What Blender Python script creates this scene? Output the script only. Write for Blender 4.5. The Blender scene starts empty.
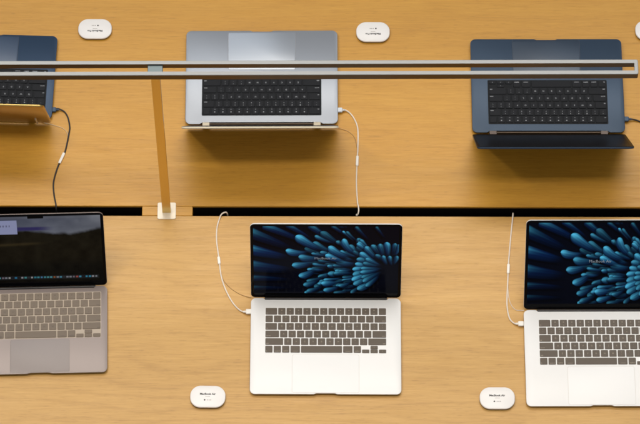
import bpy, bmesh, math, random
import numpy as np
from mathutils import Vector, Matrix, Euler

random.seed(7)
PI = math.pi
scene = bpy.context.scene
COL = scene.collection

# ------------------------------------------------------------------ world, view
world = bpy.data.worlds.new("World")
scene.world = world
world.use_nodes = True
bg = world.node_tree.nodes["Background"]
bg.inputs[0].default_value = (0.96, 0.97, 1.0, 1)
bg.inputs[1].default_value = 0.25
scene.view_settings.view_transform = 'Standard'
scene.view_settings.look = 'None'
scene.view_settings.exposure = 0
scene.cycles.filter_width = 1.8

# ------------------------------------------------------------------ materials
def lin(c):
    return tuple(((v / 255) / 12.92 if v / 255 <= 0.04045 else ((v / 255 + 0.055) / 1.055) ** 2.4) for v in c)

def base_mat(name):
    m = bpy.data.materials.new(name)
    m.use_nodes = True
    return m, m.node_tree, m.node_tree.nodes["Principled BSDF"]

def plain(name, col, rough=0.5, metal=0.0, spec=0.5, grain=0.0, gscale=900.0, rvar=0.0, coat=0.0):
    """procedural surface: base colour with a fine grain and slow tone drift"""
    m, nt, b = base_mat(name)
    N, L = nt.nodes, nt.links
    b.inputs["Roughness"].default_value = rough
    b.inputs["Metallic"].default_value = metal
    b.inputs["Specular IOR Level"].default_value = spec
    b.inputs["Coat Weight"].default_value = coat
    tc = N.new("ShaderNodeTexCoord")
    n1 = N.new("ShaderNodeTexNoise"); n1.inputs["Scale"].default_value = 9.0; n1.inputs["Detail"].default_value = 3
    n2 = N.new("ShaderNodeTexNoise"); n2.inputs["Scale"].default_value = gscale; n2.inputs["Detail"].default_value = 2
    L.new(tc.outputs["Object"], n1.inputs["Vector"]); L.new(tc.outputs["Object"], n2.inputs["Vector"])
    add = N.new("ShaderNodeMath"); add.operation = 'ADD'
    L.new(n1.outputs["Fac"], add.inputs[0]); L.new(n2.outputs["Fac"], add.inputs[1])
    mr = N.new("ShaderNodeMapRange")
    mr.inputs[1].default_value = 0.6; mr.inputs[2].default_value = 1.4
    mr.inputs[3].default_value = 1 - grain; mr.inputs[4].default_value = 1 + grain
    L.new(add.outputs[0], mr.inputs[0])
    mx = N.new("ShaderNodeVectorMath"); mx.operation = 'SCALE'
    mx.inputs[0].default_value = col[:3]
    L.new(mr.outputs[0], mx.inputs["Scale"])
    L.new(mx.outputs[0], b.inputs["Base Color"])
    if rvar:
        r2 = N.new("ShaderNodeMapRange")
        r2.inputs[1].default_value = 0.3; r2.inputs[2].default_value = 0.7
        r2.inputs[3].default_value = rough - rvar; r2.inputs[4].default_value = rough + rvar
        L.new(n1.outputs["Fac"], r2.inputs[0]); L.new(r2.outputs[0], b.inputs["Roughness"])
    return m

def wood(name, dark, mid, light, seed, rough=0.42, spec=0.5, figure=.05):
    m, nt, b = base_mat(name)
    N, L = nt.nodes, nt.links
    tc = N.new("ShaderNodeTexCoord")
    def mapping(scale, loc=(0, 0, 0), rot=0.0):
        mp = N.new("ShaderNodeMapping")
        mp.inputs["Scale"].default_value = scale
        mp.inputs["Location"].default_value = loc
        mp.inputs["Rotation"].default_value = (0, 0, rot)
        L.new(tc.outputs["Object"], mp.inputs["Vector"])
        return mp
    def noise(mp, scale, detail=3, rough_=0.55, dist=0.0):
        n = N.new("ShaderNodeTexNoise")
        n.inputs["Scale"].default_value = scale; n.inputs["Detail"].default_value = detail
        n.inputs["Roughness"].default_value = rough_; n.inputs["Distortion"].default_value = dist
        L.new(mp.outputs[0], n.inputs["Vector"])
        return n
    def math_(op, a, c):
        k = N.new("ShaderNodeMath"); k.operation = op
        for i, v in enumerate((a, c)):
            if hasattr(v, "links"): L.new(v, k.inputs[i])
            else: k.inputs[i].default_value = v
        return k.outputs[0]
    # wide figure: growth rings cut at a shallow angle, bent by slow noise
    sep = N.new("ShaderNodeSeparateXYZ"); L.new(tc.outputs["Object"], sep.inputs[0])
    slow = noise(mapping((.55, 2.6, 1), (seed, seed * .7, 0)), 1.6, 2)
    bend = noise(mapping((3.0, 12.0, 1), (seed * 2, 0, 0)), 2.0, 3)
    ph = math_('ADD', math_('MULTIPLY', sep.outputs[1], 150.0),
               math_('ADD', math_('MULTIPLY', slow.outputs["Fac"], 60.0), math_('MULTIPLY', bend.outputs["Fac"], 9.0)))
    ring = math_('MULTIPLY', math_('ADD', math_('SINE', ph, 0.0), 1.0), 0.5)
    ring = math_('POWER', ring, 3.4)
    # board-to-board drift, streaks, fibres and pores
    drift = noise(mapping((0.7, 7.0, 1), (seed * 3, 1, 0)), 1.5, 2)
    streak = noise(mapping((4.5, 105.0, 1), (seed, 5, 0)), 2.0, 3, 0.6)
    fibre = noise(mapping((13.0, 300.0, 1), (seed, 9, 0)), 1.6, 3, 0.65)
    pore = noise(mapping((42.0, 420.0, 1), (seed, 3, 0)), 1.0, 1, 0.5)
    porem = N.new("ShaderNodeMapRange")
    porem.inputs[1].default_value = 0.60; porem.inputs[2].default_value = 0.72
    porem.inputs[3].default_value = 0.0; porem.inputs[4].default_value = 1.0
    L.new(pore.outputs["Fac"], porem.inputs[0])
    s = math_('ADD', math_('MULTIPLY', drift.outputs["Fac"], 0.30), math_('MULTIPLY', streak.outputs["Fac"], 0.36))
    s = math_('ADD', s, math_('MULTIPLY', fibre.outputs["Fac"], 0.40))
    s = math_('SUBTRACT', s, math_('MULTIPLY', ring, figure))
    s = math_('SUBTRACT', s, math_('MULTIPLY', porem.outputs[0], 0.12))
    ramp = N.new("ShaderNodeValToRGB")
    e = ramp.color_ramp.elements
    e[0].position = 0.26; e[0].color = (*dark, 1)
    e[1].position = 0.66; e[1].color = (*light, 1)
    k = e.new(0.46); k.color = (*mid, 1)
    L.new(s, ramp.inputs[0]); L.new(ramp.outputs[0], b.inputs["Base Color"])
    rr = N.new("ShaderNodeMapRange")
    rr.inputs[1].default_value = 0.3; rr.inputs[2].default_value = 0.7
    rr.inputs[3].default_value = rough + .06; rr.inputs[4].default_value = rough - .05
    L.new(streak.outputs["Fac"], rr.inputs[0]); L.new(rr.outputs[0], b.inputs["Roughness"])
    b.inputs["Specular IOR Level"].default_value = spec
    bump = N.new("ShaderNodeBump"); bump.inputs["Strength"].default_value = 0.06; bump.inputs["Distance"].default_value = 0.0006
    L.new(fibre.outputs["Fac"], bump.inputs["Height"]); L.new(bump.outputs[0], b.inputs["Normal"])
    return m

def picture(name, gain=1.0):
    """lit display: colours live on the mesh as an attribute"""
    m, nt, b = base_mat(name)
    N, L = nt.nodes, nt.links
    at = N.new("ShaderNodeAttribute"); at.attribute_name = "pic"
    b.inputs["Base Color"].default_value = (0.0015, 0.0015, 0.002, 1)
    b.inputs["Roughness"].default_value = 0.12
    b.inputs["Specular IOR Level"].default_value = 0.05
    L.new(at.outputs["Color"], b.inputs["Emission Color"])
    b.inputs["Emission Strength"].default_value = gain
    return m

M = {}
M['wood_rear'] = wood('oak_rear', (.41, .188, .018), (.54, .258, .024), (.62, .312, .035), 3.1, 0.40)
M['wood_front'] = wood('oak_front', (.41, .213, .050), (.535, .294, .070), (.615, .350, .094), 8.4, 0.40, figure=.075)
M['bottom_shade'] = plain('bottom_shade_dark', (.05, .045, .04), 0.6, spec=.2)
M['slot'] = plain('slot_black', (.006, .005, .005), 0.7, spec=.2)
M['seam'] = plain('seam_shadow', (.30, .17, .06), 0.7, spec=.1)
M['silver'] = plain('anodised_silver', (.78, .77, .76), 0.42, 0.08, grain=.01)
M['warm_grey'] = plain('anodised_warm_grey', (.255, .21, .195), 0.42, 0.25, grain=.02)
M['pale_grey'] = plain('anodised_pale_grey', (.315, .335, .372), 0.38, 0.5, grain=.02)
M['navy'] = plain('anodised_navy', (.020, .045, .090), 0.40, 0.35, grain=.03)
M['blue_grey'] = plain('anodised_blue', (.030, .054, .092), 0.40, 0.35, grain=.03)
M['navy_lid'] = plain('navy_lid_reflection', (.54, .38, .13), 0.28, 0.9, grain=.02)  # golden: the table wood's reflection is put into the lid's base colour
M['pad_silver'] = plain('trackpad_silver', (.78, .77, .76), 0.38, 0.08)
M['pad_warm'] = plain('trackpad_warm', (.215, .18, .168), 0.32, 0.15)
M['pad_pale'] = plain('trackpad_pale', (.29, .315, .355), 0.22, 0.30)
M['pad_navy'] = plain('trackpad_navy', (.016, .036, .075), 0.26, 0.2)
M['pad_blue'] = plain('trackpad_blue', (.018, .034, .060), 0.26, 0.2)
M['gap_light'] = plain('gap_light', (.58, .54, .50), 0.6)
M['gap_dark'] = plain('gap_dark', (.02, .025, .035), 0.6)
M['gap_tan'] = plain('gap_tan', (.47, .39, .31), 0.6)
M['gap_grey'] = plain('gap_grey', (.20, .17, .155), 0.6)
M['well_black'] = plain('well_black', (.007, .008, .010), 0.5, spec=.15)
M['key_black'] = plain('key_black', (.009, .010, .013), 0.5, spec=.16, grain=.15)
M['key_brown'] = plain('key_brown', (.092, .068, .047), 0.45, spec=.4, grain=.06)  # black keys, with the brownish glare on them put into the colour
M['legend_white'] = plain('legend_white', (.28, .29, .31), 0.5)
M['key_tan'] = plain('key_tan', (.155, .115, .080), 0.45, spec=.4, grain=.06)  # same keys on the left laptop, paler glare in the colour
M['legend_tan'] = plain('legend_tan', (.09, .066, .048), 0.5)
M['legend_pale'] = plain('legend_pale', (.22, .18, .135), 0.5)
M['glass'] = plain('black_glass', (.003, .003, .004), 0.10, spec=.05)
M['rim_highlight'] = plain('rim_highlight', (.86, .78, .60), 0.3, 0.1)  # light caught by the lid's edge, put into the rim colour
M['glass_rear'] = plain('black_glass_dull', (.004, .004, .005), 0.34, spec=.05)
M['hinge'] = plain('hinge_dark', (.012, .010, .010), 0.45)
M['hinge_bar'] = plain('hinge_bar_reflection', (.06, .040, .025), 0.35, 0.7)  # aluminium hinge cover with its brown reflection in the base colour
M['clutch'] = plain('clutch_bright', (.34, .29, .21), 0.3, 0.5)
M['clutch_dark'] = plain('clutch_tan', (.07, .05, .04), 0.3, 0.5)
M['cord_white'] = plain('cord_white', (.80, .72, .62), 0.5)
M['cord_black'] = plain('cord_black', (.012, .012, .014), 0.45)
M['wire_gold'] = plain('wire_pale', (.68, .54, .34), 0.5)
M['wire_tan'] = plain('wire_tan', (.42, .25, .10), 0.5)
M['clip'] = plain('clip_white', (.86, .82, .75), 0.4)
M['plug_navy'] = plain('plug_navy', (.03, .055, .095), 0.4, .3)
M['plug_grey'] = plain('plug_grey', (.55, .57, .60), 0.4, .2)
M['card_top'] = plain('card_white', (.84, .81, .79), 0.35, grain=.01)
M['card_side_shade'] = plain('card_side_shade', (.045, .038, .032), 0.5)  # near-black: the shaded lower rim of the card is in this colour
M['ink'] = plain('ink_black', (.03, .028, .028), 0.6)
M['ink_grey'] = plain('ink_grey', (.42, .38, .36), 0.6)
M['rail_top'] = plain('rail_aluminium', (.21, .215, .215), 0.36, 0.3, grain=.02)
M['rail_side'] = plain('rail_side_reflection', (.085, .052, .020), 0.32, 0.8, grain=.04)  # dark brown wood reflection coloured into the rail sides
M['post'] = plain('post_wood_reflection', (.72, .53, .19), 0.26, 0.95, grain=.03)  # aluminium post, warm wood reflection mixed into the base colour
M['plate'] = plain('plate_cream', (.72, .63, .50), 0.30, 0.1)
M['bracket'] = plain('bracket_grey', (.09, .12, .13), 0.35, 0.4)
M['screen_pic'] = picture('display_lit', 1.0)
M['screen_text'] = None
m, nt, b = base_mat('display_text')
b.inputs["Base Color"].default_value = (.01, .01, .01, 1)
b.inputs["Emission Color"].default_value = (.55, .62, .68, 1)
b.inputs["Emission Strength"].default_value = 0.42
M['screen_text'] = m

# ------------------------------------------------------------------ object helpers
def tag(o, label=None, cat=None, group=None, kind=None):
    if label: o['label'] = label
    if cat: o['category'] = cat
    if group: o['group'] = group
    if kind: o['kind'] = kind
    return o

def thing(name, label, cat, loc=(0, 0, 0), rotz=0.0, group=None):
    o = bpy.data.objects.new(name, None)
    o.empty_display_size = 0.05
    COL.objects.link(o)
    o.location = loc
    o.rotation_euler = (0, 0, rotz)
    return tag(o, label, cat, group)

def link(name, me, parent=None, loc=(0, 0, 0), rot=(0, 0, 0)):
    o = bpy.data.objects.new(name, me)
    COL.objects.link(o)
    o.parent = parent
    o.location = loc
    o.rotation_euler = rot
    return o

def finish(bm, name, mats, smooth=30):
    bmesh.ops.recalc_face_normals(bm, faces=bm.faces[:])
    me = bpy.data.meshes.new(name)
    bm.to_mesh(me)
    bm.free()
    for mt in mats: me.materials.append(mt)
    if smooth:
        me.polygons.foreach_set("use_smooth", [True] * len(me.polygons))
        me.set_sharp_from_angle(angle=math.radians(smooth))
    return me

def rrect(w, d, r, n=6, inset=0.0, notch=None):
    """rounded rectangle; notch(x, y) may push outline points inward"""
    hw, hd = w / 2 - inset, d / 2 - inset
    r = max(r - inset * .6, 0.0002)
    pts = []
    def edge(p0, p1, k):
        for i in range(1, k):
            t = i / k
            pts.append((p0[0] + (p1[0] - p0[0]) * t, p0[1] + (p1[1] - p0[1]) * t))
    corners = [(hw - r, hd - r, 0), (-hw + r, hd - r, 90), (-hw + r, -hd + r, 180), (hw - r, -hd + r, 270)]
    for ci, (cx, cy, a0) in enumerate(corners):
        for i in range(n + 1):
            a = math.radians(a0 + 90 * i / n)
            pts.append((cx + r * math.cos(a), cy + r * math.sin(a)))
        if notch:
            c2 = corners[(ci + 1) % 4]
            a = math.radians(c2[2])
            edge(pts[-1], (c2[0] + r * math.cos(a), c2[1] + r * math.sin(a)), 60 if ci in (0, 2) else 2)
    if notch:
        pts = [notch(x, y) for x, y in pts]
    return pts

def stack(bm, outline, rings, mi=0, cap_mi=None):
    """skin a solid through outlines(inset) at heights; flat caps at both ends"""
    prev = None
    for z, ins in rings:
        ring = [bm.verts.new((x, y, z)) for x, y in outline(ins)]
        if prev:
            n = len(ring)
            for i in range(n):
                f = bm.faces.new((prev[i], prev[(i + 1) % n], ring[(i + 1) % n], ring[i]))
                f.material_index = mi
        else:
            f = bm.faces.new(list(reversed(ring))); f.material_index = mi
        prev = ring
    f = bm.faces.new(prev)
    f.material_index = mi if cap_mi is None else cap_mi
    return bm

def box(bm, x0, x1, y0, y1, z0, z1, bev=0.0, mi=0, mat=None):
    cx, cy = (x0 + x1) / 2, (y0 + y1) / 2
    pts = [(x1 - cx, y1 - cy), (x0 - cx, y1 - cy), (x0 - cx, y0 - cy), (x1 - cx, y0 - cy)]
    def ol(ins):
        return [(cx + (abs(x) - ins) * (1 if x > 0 else -1), cy + (abs(y) - ins) * (1 if y > 0 else -1)) for x, y in pts]
    n0 = len(bm.verts)
    rings = [(z0, bev), (z0 + bev, 0), (z1 - bev, 0), (z1, bev)] if bev else [(z0, 0), (z1, 0)]
    stack(bm, ol, rings, mi)
    if mat is not None:
        bm.verts.ensure_lookup_table()
        bmesh.ops.transform(bm, matrix=mat, verts=bm.verts[n0:])
    return bm

def spline(pts, sub=10):
    P = [Vector(p) for p in pts]
    P = [P[0] * 2 - P[1]] + P + [P[-1] * 2 - P[-2]]
    out = []
    for i in range(1, len(P) - 2):
        for k in range(sub):
            t = k / sub
            a, b_, c, d = P[i - 1], P[i], P[i + 1], P[i + 2]
            out.append(0.5 * ((2 * b_) + (c - a) * t + (2 * a - 5 * b_ + 4 * c - d) * t * t + (3 * b_ - a - 3 * c + d) * t ** 3))
    out.append(P[-2])
    return out

def tube(bm, pts, r, sub=10, seg=10, mi=0):
    path = spline(pts, sub)
    prev = None
    up = Vector((0, 0, 1))
    for i, p in enumerate(path):
        t = (path[min(i + 1, len(path) - 1)] - path[max(i - 1, 0)]).normalized()
        s = t.cross(up)
        if s.length < 1e-3: s = Vector((1, 0, 0))
        s.normalize(); u = s.cross(t)
        ring = [bm.verts.new(p + r * (s * math.cos(2 * PI * k / seg) + u * math.sin(2 * PI * k / seg))) for k in range(seg)]
        if prev:
            for k in range(seg):
                f = bm.faces.new((prev[k], prev[(k + 1) % seg], ring[(k + 1) % seg], ring[k])); f.material_index = mi
        else:
            bm.faces.new(ring)
        prev = ring
    bm.faces.new(prev)
    return bm

_txt = {}
def text_mesh(body, size, bold=0.0):
    """outline of a word as (verts, faces), centred on its own box"""
    key = (body, size, bold)
    if key in _txt: return _txt[key]
    cu = bpy.data.curves.new("lettering", 'FONT')
    cu.body = body; cu.size = size
    cu.resolution_u = 2; cu.offset = bold
    cu.align_x = 'CENTER'; cu.align_y = 'CENTER'
    o = bpy.data.objects.new("lettering", cu)
    COL.objects.link(o)
    dg = bpy.context.evaluated_depsgraph_get(); dg.update()
    me = o.evaluated_get(dg).to_mesh()
    v = [tuple(p.co) for p in me.vertices]
    f = [tuple(p.vertices) for p in me.polygons]
    o.evaluated_get(dg).to_mesh_clear()
    bpy.data.objects.remove(o); bpy.data.curves.remove(cu)
    if v:
        xs = [p[0] for p in v]; ys = [p[1] for p in v]
        cx, cy = (min(xs) + max(xs)) / 2, (min(ys) + max(ys)) / 2
        v = [(x - cx, y - cy, 0) for x, y, _ in v]
    _txt[key] = (v, f)
    return _txt[key]

def stamp(bm, body, size, x, y, z, mi, bold=0.0, width=None):
    v, f = text_mesh(body, size, bold)
    if not v: return
    s = 1.0
    w = max(p[0] for p in v) - min(p[0] for p in v)
    if width: s = width / w
    vs = [bm.verts.new((x + p[0] * s, y + p[1] * s, z)) for p in v]
    for q in f:
        try:
            ff = bm.faces.new([vs[i] for i in q]); ff.material_index = mi
        except ValueError: pass

# ------------------------------------------------------------------ camera
AIM, OFF, DIST, ROLL = Vector((0, 0, 0)), 0.4615135, 8.2708, 0.0026016
cam = bpy.data.cameras.new("camera")
cam.sensor_width = 36.0
cam.lens = 3591.7 * 36.0 / 640.0
cam.clip_start = 0.1; cam.clip_end = 200
camo = bpy.data.objects.new("camera", cam)
COL.objects.link(camo)
camo.location = (0, -DIST * math.sin(OFF), DIST * math.cos(OFF))
camo.rotation_euler = (Euler((OFF, 0, 0)).to_matrix() @ Matrix.Rotation(ROLL, 3, 'Z')).to_euler()
scene.camera = camo

# ------------------------------------------------------------------ lamps
def area(name, loc, sx, sy, power, col, shape='RECTANGLE', aim=None, spread=180):
    l = bpy.data.lights.new(name, 'AREA')
    l.shape = shape; l.size = sx
    if shape in ('RECTANGLE', 'ELLIPSE'): l.size_y = sy
    l.energy = power; l.color = col
    l.spread = math.radians(spread)
    o = bpy.data.objects.new(name, l)
    COL.objects.link(o); o.location = loc
    if aim is not None:
        o.rotation_euler = (Vector(aim) - Vector(loc)).to_track_quat('-Z', 'Y').to_euler()
    return o
WARM = (1.0, .94, .85)
COOL = (.84, .92, 1.0)
area('panel_lamp', (0, -.34, 3.2), 2.9, .26, 7.0, WARM, spread=58)                     # long luminous strip over the table: the key
area('panel_lamp', (0, 1.30, 3.2), 4.0, .62, 10.5, WARM, aim=(0, -.22, 0), spread=70)                     # a second strip behind it
area('panel_lamp', (-1.38, 2.22, 3.2), 2.5, 1.14, 17, COOL)                 # cooler panels further back, a dark gap between
area('panel_lamp', (1.75, 2.02, 3.2), 2.5, 1.0, 15, COOL)
area('panel_lamp', (0, -3.1, 3.3), 4.6, .9, 18, WARM)                        # added unseen fill lamp, lightens the shadows under the rear lids
area('spot_lamp', (-1.45, -.05, 3.0), .28, .28, 14, WARM, 'DISK', (-.45, -.15, 0))

# ------------------------------------------------------------------ the table
XW = 1.75
table = thing('display_table', 'long pale oak display table split lengthwise by a black cable slot', 'table', (0, 0, 0))
SK = -0.0010   # slot runs almost exactly along the table
def slab(y0, y1, mat, name):
    bm = bmesh.new()
    box(bm, -XW, XW, y0, y1, -.040, 0.0, .0012)
    return link(name, finish(bm, name, [mat]), table)
SR, SF = .0140, -.0106
slab(SR, .86, M['wood_rear'], 'rear_panel')
slab(-.80, SF, M['wood_front'], 'front_panel')
bm = bmesh.new()
box(bm, -.4095, -.2936, SF + .0007, SR - .0007, -.0395, -.0003, .0006)
link('slot_bridge', finish(bm, 'slot_bridge', [M['wood_rear']]), table)
bm = bmesh.new()
for (y0, y1, z0, z1) in ((SR + .0005, SR + .004, -.12, -.0410), (SF - .004, SF - .0005, -.12, -.0410), (SF - .004, SR + .004, -.126, -.1205)):
    box(bm, -XW, XW, y0, y1, z0, z1)
link('cable_trough', finish(bm, 'cable_trough', [M['slot']]), table)
bm = bmesh.new()
for s in (-1, 1):                         # dark lining of the slot's cheeks
    y = SR if s > 0 else SF
    for (a, c) in ((-XW + .01, -.4100), (-.2931, XW - .01)):
        box(bm, a, c, min(y, y - s * .0006), max(y, y - s * .0006), -.039, -.0065 if s > 0 else -.0016)
link('slot_lining', finish(bm, 'slot_lining', [M['slot']]), table)

# ------------------------------------------------------------------ loop on a post
lamp = thing('loop_frame', 'long slim metal loop of two parallel rails raised over the table on a metal post', 'light fixture', (-.353, .0012, 0), 0.0058)
ZT = .685
bm = bmesh.new()
def loop_outline(hx, hy, r, n=5):
    return [(x, y) for x, y in rrect(2 * hx, 2 * hy, r, n)]
HX = 1.0310
out_o, in_o = loop_outline(HX, .0178, .0035), loop_outline(HX - .0072, .0098, .0010)
bev = .0008
def ring_pts(o, z, d):
    cx = [(x - math.copysign(d, x), y - math.copysign(d, y)) for x, y in o]
    return [bm.verts.new((x, y, z)) for x, y in cx]
prof = [(out_o, ZT - .0190, 0), (out_o, ZT - bev, 0), (out_o, ZT, bev), (in_o, ZT, -bev), (in_o, ZT - bev, 0), (in_o, ZT - .0190, 0)]
rings = [ring_pts(*p) for p in prof]
for k in range(6):
    A, B = rings[k], rings[(k + 1) % 6]
    n = len(A)
    for i in range(n):
        f = bm.faces.new((A[i], A[(i + 1) % n], B[(i + 1) % n], B[i]))
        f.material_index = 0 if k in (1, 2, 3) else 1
link('rail_loop', finish(bm, 'rail_loop', [M['rail_top'], M['rail_side']]), lamp)
bm = bmesh.new(); box(bm, -.0155, .0165, -.0096, .0096, ZT - .0185, ZT - .0045, .0008)
link('bracket', finish(bm, 'bracket', [M['bracket']]), lamp)
bm = bmesh.new(); box(bm, -.0096, .0096, -.0060, .0060, .0026, ZT - .0186, .0009)
link('post', finish(bm, 'post', [M['post']]), lamp)
bm = bmesh.new()
stack(bm, lambda i: rrect(.0425, .0425, .004, 5, i), [(.0003, 0), (.0019, 0), (.0025, .0006)])
link('base_plate', finish(bm, 'base_plate', [M['plate']]), lamp)

# ------------------------------------------------------------------ keyboard
U, V_ = .01900, .01880
def key_rows():
    rows = []
    rows.append([('esc', 1.5)] + [('F%d' % i, 1) for i in range(1, 13)] + [('', 1)])
    rows.append([(c, 1) for c in "`1234567890-="] + [('delete', 1.5)])
    rows.append([('tab', 1.5)] + [(c, 1) for c in "QWERTYUIOP[]\\"])
    rows.append([('caps lock', 1.75)] + [(c, 1) for c in "ASDFGHJKL;'"] + [('return', 1.75)])
    rows.append([('shift', 2.25)] + [(c, 1) for c in "ZXCVBNM,./"] + [('shift ', 2.25)])
    rows.append([('fn', 1), ('control', 1), ('option', 1), ('command', 1.25), (' ', 5), ('command ', 1.25), ('option ', 1)])
    out = []
    for r, row in enumerate(rows):
        x = -7.25 * U
        for cap, w in row:
            out.append((cap, x + w * U / 2, (2.5 - r) * V_, w * U, V_, r))
            x += w * U
    y = -2.5 * V_
    h = V_ / 2
    out += [('<', x + .5 * U, y - h / 2, U, h, 5), ('^', x + 1.5 * U, y + h / 2, U, h, 5),
            ('v', x + 1.5 * U, y - h / 2, U, h, 5), ('>', x + 2.5 * U, y - h / 2, U, h, 5)]
    return out
_keys = {}
def key_mesh(cap, w, d, gap, variant):
    k = (cap, round(w, 4), round(d, 4), variant)
    if k in _keys: return _keys[k]
    bm = bmesh.new()
    kw, kd = w - gap, d - (gap if d > .012 else gap * .35)
    stack(bm, lambda i: rrect(kw, kd, .0016, 3, i), [(0, 0), (.0011, 0.0001), (.0015, .0005)])
    zt = .00156
    c = cap.strip()
    bold = .00012
    if len(c) > 1 and not (c[0] == 'F' and c[1:].isdigit()):
        wd = {'esc': .0042, 'tab': .0042, 'fn': .003, 'shift': .0060, 'delete': .0078, 'return': .0078, 'caps lock': .0105}.get(c, min(.0108, kw - .004))
        right = cap in ('delete', 'return', 'shift ')
        cx = 0 if w < 1.3 * U and c != 'fn' else ((kw / 2 - .0016 - wd / 2) * (1 if right else -1))
        stamp(bm, c, .0024, cx, -kd / 2 + .0032, zt, 1, bold, wd)
    elif len(c) > 1:
        stamp(bm, c, .0024, 0, -kd / 2 + .0030, zt, 1, bold)
        box(bm, -.0014, .0014, .0012, .0034, zt - .0002, zt, 0, 1)
    elif c:
        if c in '<>^v':
            stamp(bm, c, .0036, 0, 0, zt, 1, bold)
        elif c.isdigit() or c in "-=[]\\;',./`":
            sh = dict(zip("1234567890-=[]\\;',./`", "!@#$%^&*()_+{}|:\"<>?~"))
            stamp(bm, sh[c], .0034, 0, .0031, zt, 1, bold)
            stamp(bm, c, .0036, 0, -.0029, zt, 1, bold)
        else:
            stamp(bm, c, .0052, 0, 0, zt, 1, bold)
    km, lm = (M['key_black'], M['legend_white']) if variant == 'black' else (M['key_' + variant], M['legend_pale'] if variant == 'brown' else M['legend_tan'])
    me = finish(bm, 'key', [km, lm])
    _keys[k] = me
    return me

def build_keyboard(root, yc, ztop, variant, well_mat):
    w, d = 14.5 * U, 6 * V_
    bm = bmesh.new()
    m = .0018 if variant == 'black' else .0004
    stack(bm, lambda i: rrect(w + 2 * m, d + 2 * m, .0025, 4, i), [(-.001, 0), (.0002, 0)])
    kb = link('keyboard', finish(bm, 'keyboard', [well_mat]), root, (0, yc, ztop))
    gap = .0030 if variant == 'black' else .0024
    for cap, x, y, kw, kd, r in KEYS:
        if cap in '<>' and cap != '' and variant != 'black':
            pass
        link('key', key_mesh(cap, kw, kd, gap, variant), kb, (x, y, .00022))
    return kb
KEYS = key_rows()

# ------------------------------------------------------------------ pictures on the displays
def smooth(a, b, x):
    t = np.clip((x - a) / (b - a + 1e-12), 0, 1)
    return t * t * (3 - 2 * t)

def grid_picture(name, w, h, nx, ny, paint):
    u = (np.arange(nx + 1)) / nx
    v = (np.arange(ny + 1)) / ny
    UU, VV = np.meshgrid(u, v)
    rgb = paint(UU, VV)
    co = np.stack([(UU - .5) * w, (VV - .5) * h, np.zeros_like(UU)], -1).reshape(-1, 3)
    i, j = np.meshgrid(np.arange(nx), np.arange(ny))
    a = (j * (nx + 1) + i).ravel()
    faces = np.stack([a, a + 1, a + nx + 2, a + nx + 1], -1)
    me = bpy.data.meshes.new(name)
    me.from_pydata(co.tolist(), [], faces.tolist())
    at = me.color_attributes.new("pic", 'FLOAT_COLOR', 'POINT')
    c4 = np.concatenate([rgb.reshape(-1, 3), np.ones((rgb.size // 3, 1))], 1).astype(np.float32)
    at.data.foreach_set("color", c4.ravel())
    me.materials.append(M['screen_pic'])
    me.update()
    return me

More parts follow.
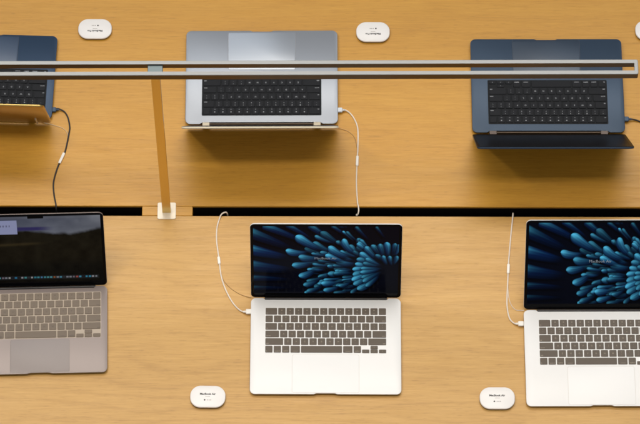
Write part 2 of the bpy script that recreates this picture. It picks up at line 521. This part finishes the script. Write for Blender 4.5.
def petals_paint(UU, VV):
    W, H = 610.0, 350.0                       # layout units of the picture
    X, Y = UU * W, (1 - VV) * H
    img = np.zeros(UU.shape + (3,))
    img[...] = np.array([.0006, .0011, .0040])
    def petal(x0, y0, x1, y1, hw, br, bend=0.0, tone=0.0, tipround=1.0, edge=1.6):
        dx, dy = x1 - x0, y1 - y0
        Ln = math.hypot(dx, dy)
        tx, ty = dx / Ln, dy / Ln
        px, py = X - x0, Y - y0
        s = (px * tx + py * ty) / Ln
        q = -px * ty + py * tx
        q = q - bend * hw * 4 * s * (1 - s)
        ss = np.clip(s, 0, 1)
        wid = hw * 1.10 * np.minimum(1, np.sqrt(np.clip(1 - (1 - np.clip(s * Ln / (hw * 1.5 * tipround), 0, 1)) ** 2, 0, 1))) * (1 - .58 * ss ** 1.3)
        inside = (1 - smooth(wid - edge, wid + edge, np.abs(q))) * (s > -.01) * (1 - smooth(.62, 1.0, s))
        across = np.clip(q / (wid + 1e-6), -1, 1)
        lit = (0.40 + .60 * np.exp(-ss * 2.0)) * (1 - .72 * ss) * (1 - .66 * smooth(-.3, 1, across)) * (1 + .35 * np.exp(-((across + .55) / .28) ** 2)) * (1 - .45 * smooth(.78, 1.0, across))
        deep = np.array([.004, .040, .19]); pale = np.array([.046, .28, .44])
        lit = lit * (1 + .16 * np.sin(across * 11 + ss * 3 + x0) * (.4 + .6 * ss)) + .55 * np.exp(-(ss / .16) ** 2) * np.exp(-((across + .35) / .55) ** 2)
        mixv = np.clip(lit * 1.15 - .15 + tone, 0, 1)[..., None]
        col = (deep * (1 - mixv) + pale * mixv) * (br * lit * 1.15)[..., None]
        # soft dark under-edge so that petals separate
        dark = (1 - smooth(wid + 1, wid + 9, np.abs(q - 4))) * (s > -.05) * (1 - smooth(.7, 1.0, s))
        nonlocal img
        img = img * (1 - .55 * dark[..., None])
        img = img * (1 - inside[..., None]) + col * inside[..., None]
    o = lambda x, y: (x - 48, y - 35)
    rg = random.Random(11)
    def P(xa, ya, xb, yb, hw, br, **kw):
        kw['bend'] = kw.get('bend', 0) + rg.uniform(-.25, .3)
        j = lambda a: rg.uniform(-a, a)
        petal(*o(xa + j(4), ya + j(3)), *o(xb + j(9), yb + j(8)), hw * rg.uniform(.85, 1.2), br * rg.uniform(.62, 1.0), **kw)
    # wide dim blades that fan out on the left and along the top
    for t in ((20, 60, 225, 160, 24, .36), (10, 150, 215, 205, 30, .52), (10, 232, 215, 262, 27, .44), (10, 310, 225, 322, 18, .24), (10, 358, 220, 360, 12, .15),
              (85, 28, 270, 120, 18, .55), (190, 25, 300, 100, 12, .36), (285, 30, 395, 125, 12, .42), (375, 30, 455, 105, 9, .36), (478, 38, 545, 120, 8, .30), (560, 38, 600, 110, 7, .28)):
        P(*t, tone=-.35, tipround=.4, edge=3)
    # far ring
    for t in ((345, 240, 470, 236, 15, .55), (290, 262, 385, 238, 13, .45), (318, 302, 410, 276, 13, .5), (360, 284, 480, 272, 14, .6),
              (390, 320, 480, 306, 12, .6), (410, 350, 480, 336, 12, .6), (425, 374, 480, 362, 9, .5)):
        P(*t, bend=.25)
    for t in ((300, 120, 400, 190, 16, .45), (262, 150, 360, 190, 14, .4), (280, 225, 370, 222, 14, .5), (268, 322, 350, 290, 13, .5), (300, 352, 380, 320, 13, .5),
              (400, 165, 480, 215, 16, .6), (392, 215, 480, 232, 15, .6), (450, 130, 510, 195, 15, .55), (385, 258, 470, 254, 13, .55), (420, 300, 490, 288, 12, .55),
              (380, 345, 450, 330, 12, .6), (300, 384, 370, 366, 11, .5), (385, 384, 450, 368, 11, .55), (480, 95, 540, 175, 14, .5), (330, 62, 420, 140, 15, .35)):
        P(*t, bend=.3)
    for i in range(52):
        an = rg.uniform(math.radians(118), math.radians(238)); rad = rg.uniform(190, 400)
        x, y = 612 + rad * math.cos(an), 262 - rad * .80 * math.sin(an)
        ln = rg.uniform(55, 95)
        if y > 392 or x < 215: continue
        P(x, y, x - ln * math.cos(an), y + ln * .8 * math.sin(an), rg.uniform(6, 11), rg.uniform(.35, .85), bend=.2)
    # outer petals
    for t in ((224, 84, 345, 172, 21, 1.0), (188, 164, 290, 172, 19, .9), (240, 196, 345, 204, 17, .75), (208, 240, 310, 212, 15, .85), (236, 298, 320, 262, 15, .75),
              (258, 344, 330, 308, 13, .7), (272, 378, 335, 348, 11, .6), (335, 336, 400, 328, 15, .85), (343, 374, 410, 358, 12, .75),
              (366, 142, 455, 205, 19, 1.0), (422, 98, 482, 178, 17, .8), (347, 186, 435, 222, 18, .95)):
        P(*t, bend=.35)
    # inner flower on the right
    for k, t in enumerate(((518, 142), (498, 172), (483, 203), (473, 232), (466, 260), (463, 288), (466, 315), (474, 342), (488, 366))):
        P(t[0], t[1], 575, 250 + (k - 4) * 9, 14.5, .85, bend=.2)
    for k, t in enumerate(((520, 205), (508, 228), (500, 252), (498, 276), (502, 300), (512, 324), (526, 346))):
        P(t[0], t[1], 590, 258 + (k - 3) * 6, 11, .6, bend=.2)
    for t in ((545, 128, 585, 200, 13, .75), (578, 122, 600, 196, 13, .8), (608, 118, 618, 190, 13, .85), (640, 120, 632, 190, 13, .9), (660, 128, 640, 190, 11, .8),
              (560, 182, 600, 236, 10, .6), (590, 186, 612, 238, 10, .65), (618, 184, 622, 236, 10, .7), (648, 186, 634, 236, 10, .6)):
        P(*t, bend=-.2)
    img *= (1 - .45 * smooth(.80, 1.0, 1 - VV) * smooth(.3, .9, UU))[..., None]
    return np.clip(img, 0, 1)

def desktop_paint(UU, VV):
    rng = np.random.default_rng(5)
    def fbm(fx, fy, oct_=5):
        out = np.zeros_like(UU); amp = 1
        for k in range(oct_):
            gx, gy = max(2, int(fx * 2 ** k)), max(2, int(fy * 2 ** k))
            g = rng.random((gy + 2, gx + 2))
            x, y = UU * gx, VV * gy
            i, j = np.minimum(x.astype(int), gx), np.minimum(y.astype(int), gy)
            a, c = smooth(0, 1, x - i), smooth(0, 1, y - j)
            out += amp * ((g[j, i] * (1 - a) + g[j, i + 1] * a) * (1 - c) + (g[j + 1, i] * (1 - a) + g[j + 1, i + 1] * a) * c)
            amp *= .5
        return out / 2
    n = fbm(4, 3); n2 = fbm(14, 9)
    Y = 1 - VV
    sky = np.stack([.055 + .12 * n * UU ** 2, .062 + .12 * n * UU ** 2, .090 + .11 * n * UU ** 2], -1) * (.75 + .35 * smooth(.2, .9, n))[..., None]
    land = np.array([.0060, .0052, .0030]) * (1 + 1.6 * (n2 - .5))[..., None]
    ridge = .215 + .05 * np.sin(UU * 9 + 1) * .5 + .10 * (n - .5) + .035 * (n2 - .5)
    w = smooth(ridge - .02, ridge + .035, Y)[..., None]
    img = sky * (1 - w) + land * w
    lake = smooth(.150, .17, Y) * (1 - smooth(.20, .225, Y)) * (1 - smooth(.50, .66, UU))
    img = img * (1 - lake[..., None]) + np.array([.022, .019, .075]) * lake[..., None]
    field = np.exp(-((Y - (.44 - .06 * UU)) / .02) ** 2) * (1 - smooth(.4, .6, UU))
    img += field[..., None] * np.array([.016, .011, .004])
    img *= (1 - .5 * smooth(.5, .95, Y))[..., None]
    bar = (Y < .035)
    img = np.where(bar[..., None], img * .9 + .02, img)
    win = (UU > .13) & (UU < .352) & (Y > .055) & (Y < .265)
    img = np.where(win[..., None], np.array([.20, .215, .34]), img)
    tx = win & (UU > .17) & (UU < .30) & (np.abs(Y - .14) < .014) & (np.sin(UU * 260) > -.2)
    img = np.where(tx[..., None], np.array([.10, .105, .17]), img)
    # row of icons
    cols = [(.10, .35, .5), (.12, .42, .48), (.10, .3, .55), (.5, .5, .5), (.45, .45, .48), (.02, .02, .03), (.25, .2, .25), (.05, .05, .06), (.45, .16, .06), (.08, .35, .42),
            (.05, .30, .40), (.10, .38, .40), (.04, .25, .45), (.3, .32, .36), (.36, .38, .38), (.28, .30, .34), (.40, .42, .44), (.5, .12, .1), (.05, .3, .55), (.06, .36, .55), (.08, .40, .6), (.3, .32, .35)]
    k0, k1 = .10, .955
    cols = [cols[(i * 7) % len(cols)] if i % 3 else cols[i * len(cols) // 34] for i in range(34)]
    t = (UU - k0) / (k1 - k0) * len(cols)
    idx = np.clip(t.astype(int), 0, len(cols) - 1)
    fr = t - np.floor(t)
    on = (t > 0) & (t < len(cols)) & (fr > .16) & (fr < .84) & (Y > .921) & (Y < .944)
    img = np.where(on[..., None], np.array(cols)[idx] * .42, img)
    dock = (UU > k0 - .01) & (UU < k1 + .01) & (Y > .905) & (Y < .965) & ~on
    img = np.where(dock[..., None], img + np.array([.006, .007, .008]), img)
    return np.clip(img, 0, 1)

# ------------------------------------------------------------------ laptops
def base_outline(w, d, r, rear_ear, rear_cut, notch_w, notch_d):
    def notch(x, y):
        if y > d / 2 - .004 and abs(x) < w / 2 - rear_ear:
            y -= rear_cut * (1 - float(smooth(w / 2 - rear_ear - .003, w / 2 - rear_ear, abs(x))))
        elif y < -d / 2 + .006:
            y += notch_d * (1 - float(smooth(notch_w / 2 - .004, notch_w / 2, abs(x))))
        return x, y
    return lambda ins: rrect(w, d, r, 8, ins, notch)

def pad_mesh(w, d, mat, gap):
    bm = bmesh.new()
    stack(bm, lambda i: rrect(w + .0011, d + .0011, .0042, 5, i), [(-.0006, 0), (.00008, 0)], 1)
    stack(bm, lambda i: rrect(w, d, .004, 5, i), [(-.0006, 0), (.00018, 0), (.00022, .0002)], 0)
    return finish(bm, 'trackpad', [mat, gap])

def make_laptop(label, loc, rotz, w, d, zt, body, pad, gapm, lid_L, phi, lid_t, kb_variant, well, kb_front, pad_size, pad_front, pro, screen=None, lid_mat=None, group=None, notch_tab=False, title=None, ear=.030, clutch='clutch', rim=None):
    root = thing('laptop', label, 'laptop', loc, rotz, group)
    ol = base_outline(w, d, .0115 if not pro else .0125, ear, .0042, .052, .0022)
    bm = bmesh.new()
    if pro: rings = [(.0014, .012), (.0034, .0050), (.0056, .0016), (.0076, .0003), (zt - .0011, 0), (zt - .0003, .0003), (zt, .0009)]
    else: rings = [(.0014, .016), (.0034, .0070), (.0056, .0026), (.0074, .0006), (zt - .0012, 0), (zt - .0003, .0003), (zt, .0009)]
    stack(bm, ol, rings)
    for f in bm.faces:                      # shade below the front edge, put into the lower faces' colour
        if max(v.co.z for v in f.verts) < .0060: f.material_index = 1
    link('base', finish(bm, 'base', [body, M['bottom_shade']], 40), root)
    # four rubber feet carry it
    for sx in (-1, 1):
        for sy in (-1, 1):
            bm = bmesh.new()
            stack(bm, lambda i: [((.007 - i) * math.cos(k * PI / 8), (.007 - i) * math.sin(k * PI / 8)) for k in range(16)], [(0, .0006), (.0012, 0)])
            link('foot', finish(bm, 'foot', [M['hinge']]), root, (sx * (w / 2 - .03), sy * (d / 2 - .03), 0))
    pw, pd = pad_size
    link('trackpad', pad_mesh(pw, pd, pad, gapm), root, (0, -d / 2 + pad_front + pd / 2, zt))
    build_keyboard(root, -d / 2 + kb_front + 3 * V_, zt, kb_variant, well)
    # hinge: dark spindle across the rear cut-out, two clutches on the pro machines
    py, pz = d / 2 - .0005, zt - .0035
    bm = bmesh.new()
    hl = w / 2 - ear - .001
    tube(bm, [(-hl, py, pz), (-hl * .3, py, pz), (hl * .3, py, pz), (hl, py, pz)], .0034, 2, 14)
    hg = link('hinge', finish(bm, 'hinge', [M['hinge'] if not pro else M['hinge_bar']]), root)
    if pro:
        for s in (-1, 1):
            bm = bmesh.new()
            x0, x1 = sorted((s * (w / 2 - ear - .019), s * (w / 2 - ear - .002)))
            box(bm, x0, x1, py - .0036, py + .0062, pz - .002, pz + .0045, .0008)
            link('clutch', finish(bm, 'clutch', [M[clutch]]), hg)
    # lid, pivoting about the spindle
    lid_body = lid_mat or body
    bm = bmesh.new()
    sh = lambda i: [(x, y + lid_L / 2) for x, y in rrect(w, lid_L, .0105, 8, i)]
    stack(bm, sh, [(-lid_t, .0016), (-lid_t + .0006, .0006), (-lid_t + .0016, 0), (-.0003, 0), (0, .0003)])
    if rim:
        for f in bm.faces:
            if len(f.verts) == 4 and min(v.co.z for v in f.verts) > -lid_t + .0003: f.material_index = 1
    off = .0030 if not pro else .0050
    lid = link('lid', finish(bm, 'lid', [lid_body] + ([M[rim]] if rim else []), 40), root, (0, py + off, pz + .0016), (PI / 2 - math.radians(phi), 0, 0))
    bm = bmesh.new()
    sb = lambda i: [(x, y + lid_L / 2) for x, y in rrect(w - .0008, lid_L - .0008, .0101, 8, i)]
    stack(bm, sb, [(-.0005, 0), (.0004, 0), (.0006, .0003)])
    bz = link('bezel', finish(bm, 'bezel', [M['glass'] if screen else M['glass_rear']]), lid)
    sw, sy0, sy1 = w - .0140, .0150, lid_L - .0062
    if screen is not None:
        sm = screen(sw, sy1 - sy0)
        link('screen', sm, lid, (0, (sy0 + sy1) / 2, .00085))
        if notch_tab:
            bm = bmesh.new()
            stack(bm, lambda i: rrect(.0360, .0080, .0016, 4, i), [(.0006, 0), (.0012, 0)])
            link('camera_notch', finish(bm, 'camera_notch', [M['glass']]), lid, (0, sy1 - .0020, 0))
        if title:
            bm = bmesh.new()
            stamp(bm, title, .0080, 0, 0, 0, 0, -.00005, .0500)
            link('screen_title', finish(bm, 'screen_title', [M['screen_text']], 0), lid, (-.0005, sy0 + (sy1 - sy0) * .528, .0011))
    else:
        bm = bmesh.new()
        stack(bm, lambda i: rrect(sw, sy1 - sy0, .004, 4, i), [(.0004, 0), (.0009, .0001)])
        link('screen', finish(bm, 'screen', [M['glass_rear']]), lid, (0, (sy0 + sy1) / 2, 0))
    return root, lid

_pic = {}
def petals(w, h):
    if 'p' not in _pic: _pic['p'] = grid_picture('screen', w, h, 420, 280, petals_paint)
    return _pic['p']
def desktop(w, h):
    return grid_picture('screen', w, h, 330, 210, desktop_paint)

SLIM = dict(w=.3404, d=.2376, zt=.0102, lid_L=.2335, lid_t=.0040, kb_variant='brown', kb_front=.1005, pad_size=(.1500, .0920), pad_front=.0042, pro=False)
GF = 'laptops facing the viewer on the front half of the table'
GR = 'laptops turned away on the rear half of the table'
make_laptop('silver laptop with blue petal wallpaper, between the two front oval cards', (.0137, -.3423, 0), -.0010, body=M['silver'], pad=M['pad_silver'], gapm=M['gap_light'],
            phi=19.25, well=M['silver'], screen=petals, title='MacBook Air', group=GF, **SLIM)
make_laptop('silver laptop with blue petal wallpaper, cut off by the right edge of the photo', (.6332, -.3696, 0), .0054, body=M['silver'], pad=M['pad_silver'], gapm=M['gap_light'],
            phi=33.5, well=M['silver'], screen=petals, title='MacBook Air', group=GF, **SLIM)
make_laptop('warm grey laptop showing a dark landscape desktop with a row of app icons', (-.6326, -.3051, 0), .0291, w=.3041, d=.2150, zt=.0102, body=M['warm_grey'], pad=M['pad_warm'],
            gapm=M['gap_grey'], lid_L=.2115, lid_t=.0040, phi=24.75, kb_variant='tan', well=M['gap_tan'], kb_front=.0870, pad_size=(.1330, .0800), pad_front=.0038, pro=False,
            screen=desktop, notch_tab=True, group=GF, ear=.026)
PRO = dict(w=.3557, d=.2481, zt=.0130, lid_L=.2440, lid_t=.0046, kb_variant='black', well=M['well_black'], kb_front=.1120, pad_size=(.1580, .1000), pad_front=.0045, pro=True, ear=.038)
make_laptop('pale grey laptop seen from behind with its lid edge on to the viewer', (-.1373, .3465, 0), PI + .0060, body=M['pale_grey'], pad=M['pad_pale'], gapm=M['gap_grey'], phi=28.2, rim='rim_highlight', group=GR, **PRO)
make_laptop('large blue laptop under the right end of the metal loop, black screen tilted far back', (.5309, .3259, 0), PI + .0037, body=M['blue_grey'], pad=M['pad_blue'], gapm=M['gap_dark'], phi=34.4, clutch='clutch_dark', group=GR, **PRO)
rl, rl_lid = make_laptop('dark navy laptop at left edge with bronze reflection on the back of its lid', (-.7785, .3487, 0), PI - .03, w=.3126, d=.2212, zt=.0130, body=M['navy'], pad=M['pad_navy'],
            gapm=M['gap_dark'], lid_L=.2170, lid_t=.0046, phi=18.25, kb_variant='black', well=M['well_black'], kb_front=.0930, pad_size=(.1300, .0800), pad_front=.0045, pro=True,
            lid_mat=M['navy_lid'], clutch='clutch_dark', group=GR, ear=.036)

# ------------------------------------------------------------------ charging leads
def plug_mesh(bm, p, direction, ln=.0125, wd=.0120, ht=.0055, back=1):
    d = Vector(direction).normalized()
    ang = math.atan2(d.y, d.x)
    mat = Matrix.Translation(p) @ Matrix.Rotation(ang, 4, 'Z')
    n0 = len(bm.verts)
    stack(bm, lambda i: rrect(ln, wd, .0022, 4, i), [(-ht / 2, .0010), (-ht / 2 + .0010, 0), (ht / 2 - .0010, 0), (ht / 2, .0010)])
    bm.verts.ensure_lookup_table()
    n1 = len(bm.verts)
    prof = [(-ln / 2 - .0062, .0020), (-ln / 2 - .0060, .0023), (-ln / 2 - .0005, .0026), (-ln / 2, .0026)]
    prof = [(p * back, q) for p, q in prof]
    prev = None
    for px, rr in prof:
        ring = [bm.verts.new((px, rr * math.cos(k * PI / 6), rr * math.sin(k * PI / 6))) for k in range(12)]
        if prev:
            for k in range(12): bm.faces.new((prev[k], prev[(k + 1) % 12], ring[(k + 1) % 12], ring[k]))
        else: bm.faces.new(ring)
        prev = ring
    bm.faces.new(prev)
    bm.verts.ensure_lookup_table()
    bmesh.ops.transform(bm, matrix=mat, verts=bm.verts[n0:])

def make_lead(label, cord, branch, clip_a, clip_b, plug, plug_dir, cmat, bmat, pmat, r=.0016, group='charging leads on the table'):
    root = thing('charging_cable', label, 'cable', (*cord[0][:2], 0), 0, group)
    inv = Vector((-cord[0][0], -cord[0][1], 0))
    sh = lambda L: [Vector(p) + inv for p in L]
    bm = bmesh.new(); tube(bm, sh(cord), r, 12, 10)
    link('cord', finish(bm, 'cord', [cmat], 60), root)
    if branch:
        bm = bmesh.new(); tube(bm, sh(branch), .0007, 10, 8)
        link('sensor_wire', finish(bm, 'sensor_wire', [bmat], 60), root)
    if clip_a:
        a, b_ = Vector(clip_a) + inv, Vector(clip_b) + inv
        mid = (a + b_) / 2; dv = b_ - a
        bm = bmesh.new()
        stack(bm, lambda i: rrect(dv.length, .0062, .0018, 4, i), [(-.0022, .0008), (-.0014, 0), (.0016, 0), (.0024, .0008)])
        link('clip', finish(bm, 'clip', [M['clip']], 40), root, mid, (0, 0, math.atan2(dv.y, dv.x)))
    if plug:
        bm = bmesh.new(); plug_mesh(bm, Vector(plug) + inv, plug_dir, back=1 if plug[0] > cord[-1][0] - .02 and cord[0][2] < -.05 else -1)
        link('plug', finish(bm, 'plug', [pmat], 40), root)
    return root

Z = .0020
def zz(L, z=Z): return [(x, y, z) for x, y in L]
make_lead('white lead arching out of the slot to the centre front laptop',
          [(-.2130, -.004, -.060), (-.2128, -.0045, -.015), (-.2140, -.0050, .0035), (-.2185, -.0058, .0085), (-.2262, -.0100, .0075), (-.2310, -.0190, Z + .001)]
          + zz([(-.2365, -.0422), (-.2369, -.0749), (-.2322, -.1108), (-.2302, -.126), (-.2255, -.1627), (-.2162, -.1945), (-.2019, -.2251), (-.1870, -.2455)]) + [(-.1745, -.2548, .0035), (-.1662, -.2566, .0058)],
          [(-.2300, -.130, .0024), (-.2262, -.1530, .0015), (-.2190, -.1755, .0011), (-.2023, -.1954, .0011), (-.1816, -.2097, .0011), (-.1600, -.2180, .0022), (-.1555, -.2190, .0045)],
          (-.2318, -.1165, Z + .0008), (-.2297, -.1350, Z + .0008), (-.1615, -.2560, .0060), (1, .02, 0), M['cord_white'], M['wire_tan'], M['clip'])
make_lead('white lead hanging straight out of the slot to the right front laptop',
          [(.4447, -.0005, -.060), (.4446, -.0020, -.012), (.4442, -.0045, .0045), (.4432, -.0140, .0050), (.4420, -.0260, Z + .0005)]
          + zz([(.4393, -.0489), (.4327, -.1142), (.4304, -.1449), (.428, -.1858), (.4256, -.2338), (.4300, -.2670)]) + [(.4400, -.2815, .0035), (.4490, -.2843, .0058)],
          [(.4300, -.150, .0022), (.4285, -.1835, .0012), (.4317, -.2248, .0011), (.4435, -.2463, .0011), (.4580, -.2492, .0022), (.4640, -.2500, .0045)],
          (.4312, -.1330, Z + .0008), (.4298, -.1570, Z + .0008), (.4560, -.2843, .0060), (1, 0, 0), M['cord_white'], M['cord_white'], M['clip'])
make_lead('cream lead running from the pale grey laptop down into the slot',
          [(.0472, .2628, .0070), (.0563, .2636, .0060), (.0678, .2578, .0030)] + zz([(.0778, .2446), (.0859, .2241), (.088, .202), (.0874, .1611), (.0857, .1308), (.084, .0752), (.0862, .0270)])
          + [(.0885, .0120, .0030), (.0890, .0030, .0010), (.0872, -.0035, -.004), (.0852, -.0045, -.010), (.0840, .0010, -.016), (.0842, .004, -.060)],
          [(.0380, .2180, .0060), (.0450, .2165, .0020), (.0647, .2093, .0011), (.0800, .1930, .0012), (.0862, .1650, .0018)],
          (.0866, .1440, Z + .0008), (.0855, .1180, Z + .0008), (.0455, .2620, .0070), (1, 0, 0), M['cord_white'], M['wire_tan'], M['plug_grey'])
lead = make_lead('black lead with a white clip running from the navy laptop to the slot',
          [(-.6180, .2627, .0070), (-.6107, .2640, .0060), (-.5972, .258, .0030)] + zz([(-.5885, .2432), (-.5838, .2208), (-.5842, .2048), (-.5916, .1562), (-.5997, .134), (-.6086, .1105), (-.6161, .0731), (-.6135, .0405)])
          + [(-.6090, .0190, .0022), (-.6080, .0090, .0005), (-.6075, .0040, -.012), (-.6075, .0030, -.060)],
          [(-.6560, .2370, .0080), (-.6440, .2290, .0030), (-.6242, .2244, .0011), (-.5975, .2139, .0011), (-.5870, .1960, .0014), (-.5890, .1700, .0022)],
          (-.5940, .1500, Z + .0008), (-.6045, .1225, Z + .0008), (-.6225, .2610, .0070), (1, .04, 0), M['cord_black'], M['wire_gold'], M['plug_navy'], r=.0018)
make_lead('short black lead leaving the side of the large blue laptop at the right edge',
          [(.7180, .2404, .0070), (.7268, .2406, .0060), (.7380, .2390, .0035)] + zz([(.7520, .2330), (.7700, .2200), (.7860, .1900), (.7900, .1400), (.7880, .0800), (.7900, .0350)])
          + [(.7900, .0190, .0022), (.7900, .0090, .0005), (.7900, .0040, -.012), (.7900, .0030, -.060)],
          None, None, None, (.7130, .2402, .0070), (1, 0, 0), M['cord_black'], None, M['plug_navy'], r=.0018)
# small pale security tab stuck to the back of the navy lid
bm = bmesh.new()
stack(bm, lambda i: rrect(.0040, .0560, .0018, 4, i), [(-.0078, .0008), (-.0066, 0), (-.0047, 0)])
link('sensor_tab', finish(bm, 'sensor_tab', [M['plate']]), rl_lid, (-.1240, .0300, 0))

# ------------------------------------------------------------------ oval cards
def make_card(label, loc, rotz, title, w=.0790, d=.0530):
    root = thing('oval_card', label, 'product card', loc, rotz, 'white oval product cards')
    bm = bmesh.new()
    stack(bm, lambda i: rrect(w, d, .0235, 14, i), [(.0044, .0012), (.0052, .0002), (.0070, 0), (.0086, .0004), (.0092, .0014)], 0)
    link('body', finish(bm, 'body', [M['card_top']], 50), root)
    bm = bmesh.new()
    stack(bm, lambda i: rrect(w, d, .0235, 14, i), [(.0003, .0018), (.0010, .0009), (.0043, .0009)], 0)
    link('foot_shade', finish(bm, 'foot_shade', [M['card_side_shade']], 50), root)
    bm = bmesh.new()
    stamp(bm, title, .0058, 0, .0062, 0, 0, .00022, .0355)
    # fine line and a small mark with two pale dots underneath, too small to read
    for x in (-.0042, -.0014, .0014, .0040):
        box(bm, x - .0011, x + .0011, -.0008, .0004, -.0002, 0, 0, 1)
    def disc(x, y, r, mi):
        stack(bm, lambda i: [(x + (r - i) * math.cos(k * PI / 8), y + (r - i) * math.sin(k * PI / 8)) for k in range(16)], [(-.0002, 0), (0, 0)], mi)
    disc(-.0068, -.0085, .0019, 0)
    for x in (-.0005, .0032, .0066): disc(x, -.0085, .0013, 1)
    link('print', finish(bm, 'print', [M['ink'], M['ink_grey']], 0), root, (0, 0, .0094))
    return root
def make_rear_card(label, loc, rotz):
    root = make_card(label, loc, rotz, 'MacBook Pro')
    return root
make_card('white oval card left of the centre front laptop, printed side towards the viewer', (-.2506, -.4669, 0), -.01, 'MacBook Air')
make_card('white oval card between the two front silver laptops', (.3987, -.4687, 0), .0, 'MacBook Air')
make_rear_card('upside down white oval card at top left beyond the metal loop', (-.5321, .4768, 0), PI + .0)
make_rear_card('upside down white oval card between the pale grey and the large blue laptop', (.1239, .4706, 0), PI + .0)
make_rear_card('white oval card cut off by the right edge beside the large blue laptop', (.7824, .4767, 0), PI)
